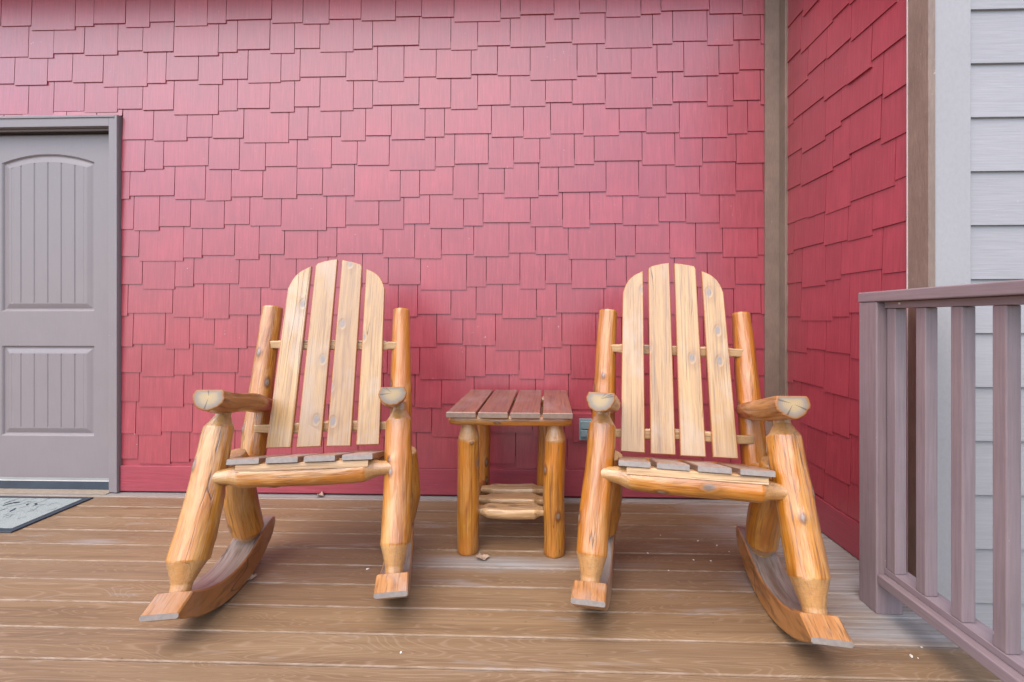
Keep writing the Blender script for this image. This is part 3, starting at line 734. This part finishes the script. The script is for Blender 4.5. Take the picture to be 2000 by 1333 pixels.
# ------------------------------------------------------------------ railing
def railing():
    root = tag(empty('porch_railing', (1.26, -1.0, 0)), 'mauve-brown wooden porch railing with square balusters at the deck edge', 'railing')
    L = (-1.26, 1.0, 0)
    def part(name, boxes, bev=.003, axis='z'):
        mb = MB()
        for b in boxes: mb.box(*b, axis)
        o = mb.build(name, 'mauve', root, bevel=bev); o.location = L; return o
    part('post', [(1.210, 1.303, -1.040, -.950, -.0, 1.1205)], .004)
    part('post', [(1.210, 1.303, -3.02, -2.93, .0, 1.1205)], .004)
    part('top_rail', [(1.207, 1.345, -3.05, -.948, 1.121, 1.158)], .004, 'y')
    part('sub_rail', [(1.236, 1.290, -2.929, -1.0405, 1.097, 1.1205)], .002, 'y')
    part('bottom_rail', [(1.2115, 1.322, -2.929, -1.0405, .111, .146)], .004, 'y')
    part('fillet_rail', [(1.238, 1.302, -2.9285, -1.041, .1465, .168)], .002, 'y')
    for k in range(15):
        y = -1.085-.1265*k+random.uniform(-.002, .002)
        o = part('baluster', [(1.2405, 1.2795, y, y+.0385, .1685, 1.0965)], .003)
    mb = MB()
    for (px, py) in ((1757, 593),): 
        p = on_x(px, py, 1.2355); mb.box(1.2335, 1.236, p.y-.003, p.y+.003, p.z-.003, p.z+.003)
    mb.build('nail_head', 'chip', root).location = L
railing()

# ------------------------------------------------------------------ rocking chairs
def V(t): return Vector(t)
def chair(pose, P, label, seed):
    rs = random.Random(seed); random.seed(seed)
    K, ZOFF = .954, .0511          # the fitted joints are moved towards the camera until the rockers stand on the deck
    root = tag(empty('rocking_chair', (pose[0]*K, CAM.y+(pose[1]-CAM.y)*K, 0), pose[2]), label, 'rocking chair', 'log rocking chairs on the porch')
    S = {k: V(v) for k, v in P.items()}
    dim = {0: dict(LF=(.032, .066, .053, .026), RF=(.033, .056, .052, .026), LA=.051, RA=.047), 1: dict(LF=(.034, .057, .052, .028), RF=(.036, .062, .058, .029), LA=.048, RA=.052)}[0 if seed == 11 else 1]
    sd = seed*10
    for s in 'LR':
        sgn = -1 if s == 'L' else 1
        FB, FK, FT, FN, AF, AR = (S[s+k] for k in ('FB', 'FK', 'FT', 'FN', 'AF', 'AR'))
        # ---- rocker: a bent beam with a wedge-cut toe and a rounded heel
        RF = S[s+'RF']
        low = [(-.487, .079), (-.428, .040), (-.355, .002), (-.240, -.036), (-.130, -.0505), (-.030, -.044), (.070, -.014), (.150, .032), (.203, .082)]
        high = [(-.485, .097), (-.412, .123), (-.310, .076), (-.205, .050), (-.095, .046), (.002, .068), (.085, .100), (.150, .118), (.196, .112)]
        def curve(P, u):
            f = u*(len(P)-1); i = min(int(f), len(P)-2); f -= i
            p0, p1, p2, p3 = P[max(0, i-1)], P[i], P[i+1], P[min(len(P)-1, i+2)]
            if P is high and i == 0: return (lerp(p1[0], p2[0], f), lerp(p1[1], p2[1], f))
            if P is high and i == 1: p0 = (p1[0]-.08, p1[1]+.035)
            return tuple(.5*(2*p1[k]+(p2[k]-p0[k])*f+(2*p0[k]-5*p1[k]+4*p2[k]-p3[k])*f*f+(3*p1[k]-p0[k]-3*p2[k]+p3[k])*f**3) for k in (0, 1))
        mb = MB(); off = V((rs.random()*9, rs.random()*9, rs.random()*9)); nn = 56; rows = []; tail_dy = rs.uniform(0, .03)
        fx = FB.x-sgn*.357
        for i in range(nn+1):
            u = i/nn; (yb, zb), (yt, zt) = curve(low, u), curve(high, u)
            e_ = (1-u)**2.2; yb += (RF.y+.459)*e_; yt += (RF.y+.459)*e_; zb += (RF.z-.066)*e_; zt += (RF.z-.066)*e_
            yb += tail_dy*u*u; yt += tail_dy*u*u; zb += (.5-abs(u-.5))*0
            x = sgn*(.357-.05*((yb+yt)/2+.45))+fx*(1-u); w = .0575*(1 if u < .9 else 1-.12*(u-.9)/.1); ch = .005
            def at(f, dx): return (x+dx, lerp(yb, yt, f), lerp(zb, zt, f))
            c = ch/max(.02, abs(zt-zb))
            c = min(c, .3)
            ring = [at(c, -w), at(0, -w+ch), at(0, w-ch), at(c, w), at(1-c, w), at(1, w-ch), at(1, -w+ch), at(1-c, -w)]
            rows.append([mb.addv(q, V((q[0], q[2]*.25, u*.8))+off) for q in ring])
        for a, b in zip(rows, rows[1:]):
            for k in range(8): mb.face((a[k], a[(k+1) % 8], b[(k+1) % 8], b[k]), 1 if (k == 5 and mb.v[a[5]][1] > FB.y+.03) else 0, False)
        mb.face(rows[0][::-1], 2); mb.face(rows[-1], 0)
        ro = mb.build('rocker', ['rocker', 'rocker_top', 'cut'], root, recalc=True)
        ro.data.update()
        for p in ro.data.polygons: p.use_smooth = False
        # ---- front leg
        rb, rk, rt, rn = dim[s+'F']
        A = FB.copy(); A = A-(FT-FB).normalized()*.022; B = FN+(FN-FT).normalized()*.03
        Lg = (B-A).length; tk = (FK-A).length/Lg; tt = (FT-A).length/Lg
        mb = MB()
        log(mb, A, B, [(0, rb), (tk*.35, rb*1.03), (tk*.72, lerp(rb, rk, .55)), (tk, rk), (lerp(tk, tt, .5), lerp(rk, rt, .5)*1.01), (tt, rt), (tt+.25*(1-tt), lerp(rt, rn, .45)), (tt+.55*(1-tt), rn*1.05), (1, rn)],
            necks=((-.1, tk-.004), (tt+.004, 1.1)), seed=sd+1+(s == 'R'), rough=.07, bumps=4, seg=36, ring_len=.008)
        mb.build('front_leg', 'log', root)
        # ---- armrest: split log, sawn flat on top
        ra = dim[s+'A']; d = (AR-AF).normalized(); up = V((0, 0, 1)); up = (up-d*d.z).normalized()
        mb = MB(); A = AF-d*.004; B = AR+d*.03
        log(mb, A, B, [(0, ra), (.5, ra*.96), (.8, ra*.86), (1, ra*.66)], seed=sd+3+(s == 'R'), rough=.08, seg=64, flat=((1, 0), .52), squash=1.12, cap_mi=(1, 0), bumps=3, cap_dome=.03)
        mb.build('armrest', ['arm', 'end'], root)
        # ---- back post
        PT, PB = S[s+'PT'], S[s+'PB']; d = (PT-PB).normalized()
        mb = MB(); pt = .044 if s == 'L' else .041
        log(mb, PB-d*.03, PT, [(0, .05), (.2, .054), (.6, .049), (1, pt)], seed=sd+5+(s == 'R'), rough=.06, bumps=5, seg=34, ring_len=.01)
        mb.build('back_post', 'log', root)
        # ---- rear leg
        LB, LT = S[s+'LB'].copy(), S[s+'LT']; LB.x = sgn*.334; LB = LB-(LT-LB).normalized()*.02
        mb = MB(); LBx = LB
        log(mb, LBx, LT+(LT-LB).normalized()*.01, [(0, .038), (.06, .040), (.16, .064), (.5, .066), (.85, .055), (1, .040)], necks=((-.1, .12),), seed=sd+7+(s == 'R'), rough=.05, bumps=3)
        mb.build('rear_leg', 'log', root)
        # ---- side rail of the seat frame
        mb = MB(); x = sgn*.325
        log(mb, (x, -.25, .452), (x, .13, .405), [(0, .03), (.1, .042), (.9, .042), (1, .03)], seed=sd+9+(s == 'R'), rough=.06)
        mb.build('side_rail', 'log', root)
    # ---- front stretcher
    A, B = S['L'+'ST'], S['R'+'ST']; d = (B-A).normalized(); A = A-d*.045+V((0, .022, 0)); B = B+d*.045+V((0, .022, 0))
    mb = MB(); r = .048
    log(mb, A, B, [(0, .026), (.07, .028), (.115, .032), (.18, r*.96), (.5, r), (.83, r*1.02), (.885, .033), (.93, .028), (1, .026)], necks=((-.1, .17), (.84, 1.1)), seed=sd+21, rough=.05, bumps=3, seg=36, ring_len=.008)
    mb.build('stretcher', 'log', root)
    mb = MB(); log(mb, (-.30, .09, .405), (.30, .09, .405), [(0, .025), (.12, .034), (.88, .034), (1, .025)], seed=sd+31); mb.build('back_rail', 'log', root)
    # ---- seat: four boards front to back, dipping to the rear, on a split cross board
    SL, SR = S['L'+'SB'], S['R'+'SB']; ey = V((0, .345, -.088)).normalized(); ex = (SR-SL).normalized(); ez = ex.cross(ey)
    wid = (SR-SL).length; bw = wid*.213; gp = (wid-4*bw)/3
    front = SL+V((0, 0, .004)); tops = []
    for k in range(4):
        mb = MB(); x = k*(bw+gp)+rs.uniform(-.003, .003); yy = rs.uniform(-.006, .004)
        plank(mb, [(x, yy), (x+bw, yy+rs.uniform(-.002, .002)), (x+bw, .36), (x, .36)], front, ex, ey, ez, .021, V((rs.random()*9, rs.random()*9, rs.random()*9)), end_mi=1)
        mb.build('seat_board', ['seat', 'cut'], root)
    mb = MB(); plank(mb, [(.03, .008), (wid-.02, .008), (wid-.02, .06), (.03, .06)], front-ez*.0225, ex, ey, ez, .026); 
    mb.lc = [(q[2], q[1], q[0]) for q in mb.lc]
    mb.build('seat_support', 'halflog', root)
    mb = MB(); plank(mb, [(.02, .27), (wid-.02, .27), (wid-.02, .33), (.02, .33)], front-ez*.0225, ex, ey, ez, .026); mb.lc = [(q[2], q[1], q[0]) for q in mb.lc]
    mb.build('seat_support', 'halflog', root)
    # ---- back slats in one reclined plane, arched across the top
    bl = (S['L'+'A0']+S['R'+'A0'])/2; tl = (S['L'+'B3']+S['R'+'B3'])/2
    exb = V((1, 0, 0)); exb = (S['R'+'A0']-S['L'+'A0']).normalized(); eyb = (tl-bl); eyb = (eyb-exb*eyb.dot(exb)).normalized(); ezb = exb.cross(eyb)
    if ezb.y > 0: ezb = -ezb
    def pl(p): q = p-bl; return (q.dot(exb), q.dot(eyb))
    for s, g in (('L', -1), ('R', 1)):
        a0, a1, b0, b1 = pl(S[s+'A0']), pl(S[s+'A1']), pl(S[s+'B0']), pl(S[s+'B1'])
        out = [a0, a1, b1]; n = 7
        for i in range(1, n):      # arched shoulder
            t = i/n; bul = .020*math.sin(PI*t)
            out.append((lerp(b1[0], b0[0], t)+g*bul*.8, lerp(b1[1], b0[1], t)+bul*.75))
        out.append(b0)
        if g > 0: out = out[::-1]
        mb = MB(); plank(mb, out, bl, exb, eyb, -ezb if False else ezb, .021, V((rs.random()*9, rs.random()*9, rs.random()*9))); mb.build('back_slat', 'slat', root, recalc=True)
        a2, a3, b2, b3 = pl(S[s+'A2']), pl(S[s+'A3']), pl(S[s+'B2']), pl(S[s+'B3'])
        out = [a2, a3, b3, (lerp(b3[0], b2[0], .35), lerp(b3[1], b2[1], .2)), (lerp(b3[0], b2[0], .7), lerp(b3[1], b2[1], .55)), (lerp(b3[0], b2[0], .93), lerp(b3[1], b2[1], .86)), (b2[0], b2[1]-.010)]
        if g > 0: out = out[::-1]
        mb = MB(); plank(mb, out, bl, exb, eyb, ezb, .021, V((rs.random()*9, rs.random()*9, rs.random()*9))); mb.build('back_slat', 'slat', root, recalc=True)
    # ---- rails behind the slats: half logs
    cl = Matrix.Rotation(-pose[2], 3, 'Z') @ (CAM-V((pose[0], pose[1], 0)))
    def behind(p, dist):
        h0, h1 = (cl-bl).dot(ezb), (p-bl).dot(ezb); return cl+(p-cl)*((-dist-h0)/(h1-h0))
    for a, b, r in (('L'+'U', 'R'+'U', .024), ('L'+'W', 'R'+'W', .024)):
        A, B = behind(S[a], .034), behind(S[b], .034); d = (B-A).normalized(); mb = MB()
        log(mb, A-d*.04, B+d*.04, [(0, .018), (.09, .019), (.13, r), (.87, r), (.91, .019), (1, .018)], necks=((-.1, .11), (.89, 1.1)), seed=sd+int(r*100)+ord(a[1]), rough=.06, seg=28, flat=((0, 1), .5), up=V((0, 0, 1)))
        mb.build('back_rail', 'halflog', root)
    root.scale = (K, K, K)
    for ch in root.children: ch.location.z = ZOFF
    return root
chair(POSE[0], PTS0, 'log rocking chair left of the side table, nearest the door', 11)
chair(POSE[1], PTS1, 'log rocking chair right of the side table, nearest the mauve railing', 12)

# ------------------------------------------------------------------ side table
def table():
    gl = on_z(911.5, 1086, 0); gr = on_z(1083, 1092, 0)
    gl.y += .045; gr.y += .045
    mid = (gl+gr)/2; rz = math.atan2(gr.y-gl.y, gr.x-gl.x)*.6
    root = tag(empty('side_table', (mid.x, mid.y, 0), rz), 'log side table with four-board top and slatted lower shelf, between the two rocking chairs', 'side table')
    hw = (gr-gl).length/2; H = .655; fr = .048
    dy = .44
    legs = [(-hw, 0, .049, 1), (hw, 0, .048, 2), (-hw+.005, dy, .040, 3), (hw-.045, dy, .040, 4)]
    for x, y, r, k in legs:
        mb = MB(); A = V((x, y, 0)); B = V((x+(.003 if k < 3 else .0), y, .612))
        log(mb, A, B, [(0, r*.96), (.03, r), (.5, r*1.0), (.85, r*.98), (.875, r*.9), (.93, r*.72), (1, r*.64)], necks=((.84, 1.1),), seed=70+k, rough=.05, bumps=5, seg=34, cap_dome=.02, ring_len=.008)
        mb.build('leg', 'log', root)
    for y, k in ((-.045, 1), (dy-.02, 2)):
        mb = MB(); log(mb, (-hw-.075, y, .611), (hw+.075, y, .611), [(0, .020), (.06, .026), (.94, .026), (1, .020)], seed=80+k, rough=.07, seg=26, flat=((1, 0), .8), squash=1.1, up=V((0, 0, 1)))
        mb.build('apron', 'log', root)
    wt = .548; bw = (wt-3*.011)/4; yf, yb = -.105, .53
    for k in range(4):
        mb = MB(); x = -wt/2+k*(bw+.011)
        plank(mb, [(x, yf+random.uniform(-.002, .002)), (x+bw, yf+random.uniform(-.002, .002)), (x+bw, yb), (x, yb)], V((0, 0, H)), V((1, 0, 0)), V((0, 1, 0)), V((0, 0, 1)), .023, end_mi=1)
        mb.build('top_board', ['red_wood', 'endb'], root)
    for x in (-hw, hw-.02):
        mb = MB(); log(mb, (x, .02, .165), (x, dy-.02, .165), [(0, .02), (.1, .026), (.9, .026), (1, .02)], seed=90+int(x*10), rough=.06); mb.build('side_rail', 'log', root)
    for k, y in enumerate((.03, .155, .285)):
        mb = MB(); log(mb, (-hw+.02, y, .178), (hw-.02-.01*k, y, .178), [(0, .020), (.12, .024), (.20, .036), (.80, .037), (.88, .024), (1, .020)], necks=((-.1, .17), (.83, 1.1)), seed=95+k, rough=.07, seg=30, flat=((1, 0), .45), up=V((0, 0, 1)), squash=1.15)
        mb.build('shelf_log', 'halflog', root)
table()

# ------------------------------------------------------------------ leaves and crumbs on the deck
def leaf(px, py, size, seed, label, group=None, rz=0.0):
    p = on_z(px, py, .0); rs = random.Random(seed); mb = MB(); n = 14; rows = []
    for i in range(n+1):
        t = i/n; w = size*.34*math.sin(PI*min(1, t*1.02+.02))**.8*(1+.25*math.sin(t*19+seed)); row = []
        for j in range(9):
            s = -1+j/4; x = (t-.5)*size+.1*size*abs(s)*(.5-t); y = s*w
            z = .006+abs(s)**1.6*w*.9*(.7+.5*math.sin(t*5+seed))+size*.12*(2*t-1)**2+.004*noise.noise(V((x*60, y*60, seed)))
            row.append(mb.addv((x, y, z)))
        rows.append(row)
    for a, b in zip(rows, rows[1:]):
        for j in range(8): mb.face((a[j], b[j], b[j+1], a[j+1]), 0, True)
    o = mb.build('dry_leaf', 'leaf'); m = o.modifiers.new('thick', 'SOLIDIFY'); m.thickness = .0012
    o.location = (p.x, p.y, .0005); o.rotation_euler = (0, 0, rz)
    tag(o, label, 'leaf', group)
leaf(943, 1093, .062, 2, 'curled tan dry leaf on the deck beside the front left leg of the side table', 'dry leaves on the deck', .2)
leaf(625, 971.5, .05, 5, 'small dry leaf against the red wall base behind the left rocking chair', 'dry leaves on the deck', -.2)
leaf(489, 1133, .05, 9, 'thin brown dry leaf beside the rocker of the left rocking chair', 'dry leaves on the deck', .5)
def chips():
    rs = random.Random(5)
    groups = [(['largest pale chip on the deck, in the middle under the right rocking chair', 'elongated pale chip under the right rocking chair, towards its outer rocker',
                'thin pale chip under the right rocking chair, nearest the side table', 'small pale chip under the right rocking chair, near the middle of the deck boards',
                'pale chip under the right rocking chair, closest to its outer rocker in front', 'lone pale speck in front of the other chips under the right rocking chair',
                'tiny pale speck beside the inner edge of the right chair outer rocker', 'tiny pale speck far back under the seat of the right rocking chair'],
               [(1363, 1057, .012), (1400, 1066, .009), (1265, 1081, .012), (1354, 1094, .009), (1388, 1096, .009), (1306, 1115, .008), (1424, 1078, .006), (1290, 1046, .007)]),
              (['pale chip on the deck just left of the front leg of the left rocking chair'], [(718, 1112, .012)]),
              (['grey-white crumb on the front deck board near the railing, largest there', 'tiny pale crumb behind the larger one near the railing foot', 'tiny pale crumb touching the right side of the larger one near the railing'], [(1780, 1282.5, .016), (1800, 1265, .007), (1793, 1286, .005)]),
              (['white speck on the front deck board near the bottom centre of the photo'], [(783, 1275, .009)])]
    for lab, items in groups:
        for px, py, s in items:
            p = on_z(px, py, 0); mb = MB(); n = 7
            pr = [(s*.6*math.cos(2*PI*i/n)*rs.uniform(.6, 1.1), s*.35*math.sin(2*PI*i/n)*rs.uniform(.6, 1.1)) for i in range(n)]
            b = [mb.addv((x, y, .0002)) for x, y in pr]; t = [mb.addv((x*.8, y*.8, s*.25*rs.uniform(.7, 1.2))) for x, y in pr]
            mb.face(t); 
            for i in range(n): mb.face((b[i], b[(i+1) % n], t[(i+1) % n], t[i]))
            o = mb.build('paint_chip', 'chip'); o.location = (p.x, p.y, 0); o.rotation_euler = (0, 0, rs.uniform(0, 3))
            tag(o, lab[items.index((px, py, s))], 'paint chip', 'pale chips scattered on the deck')
chips()
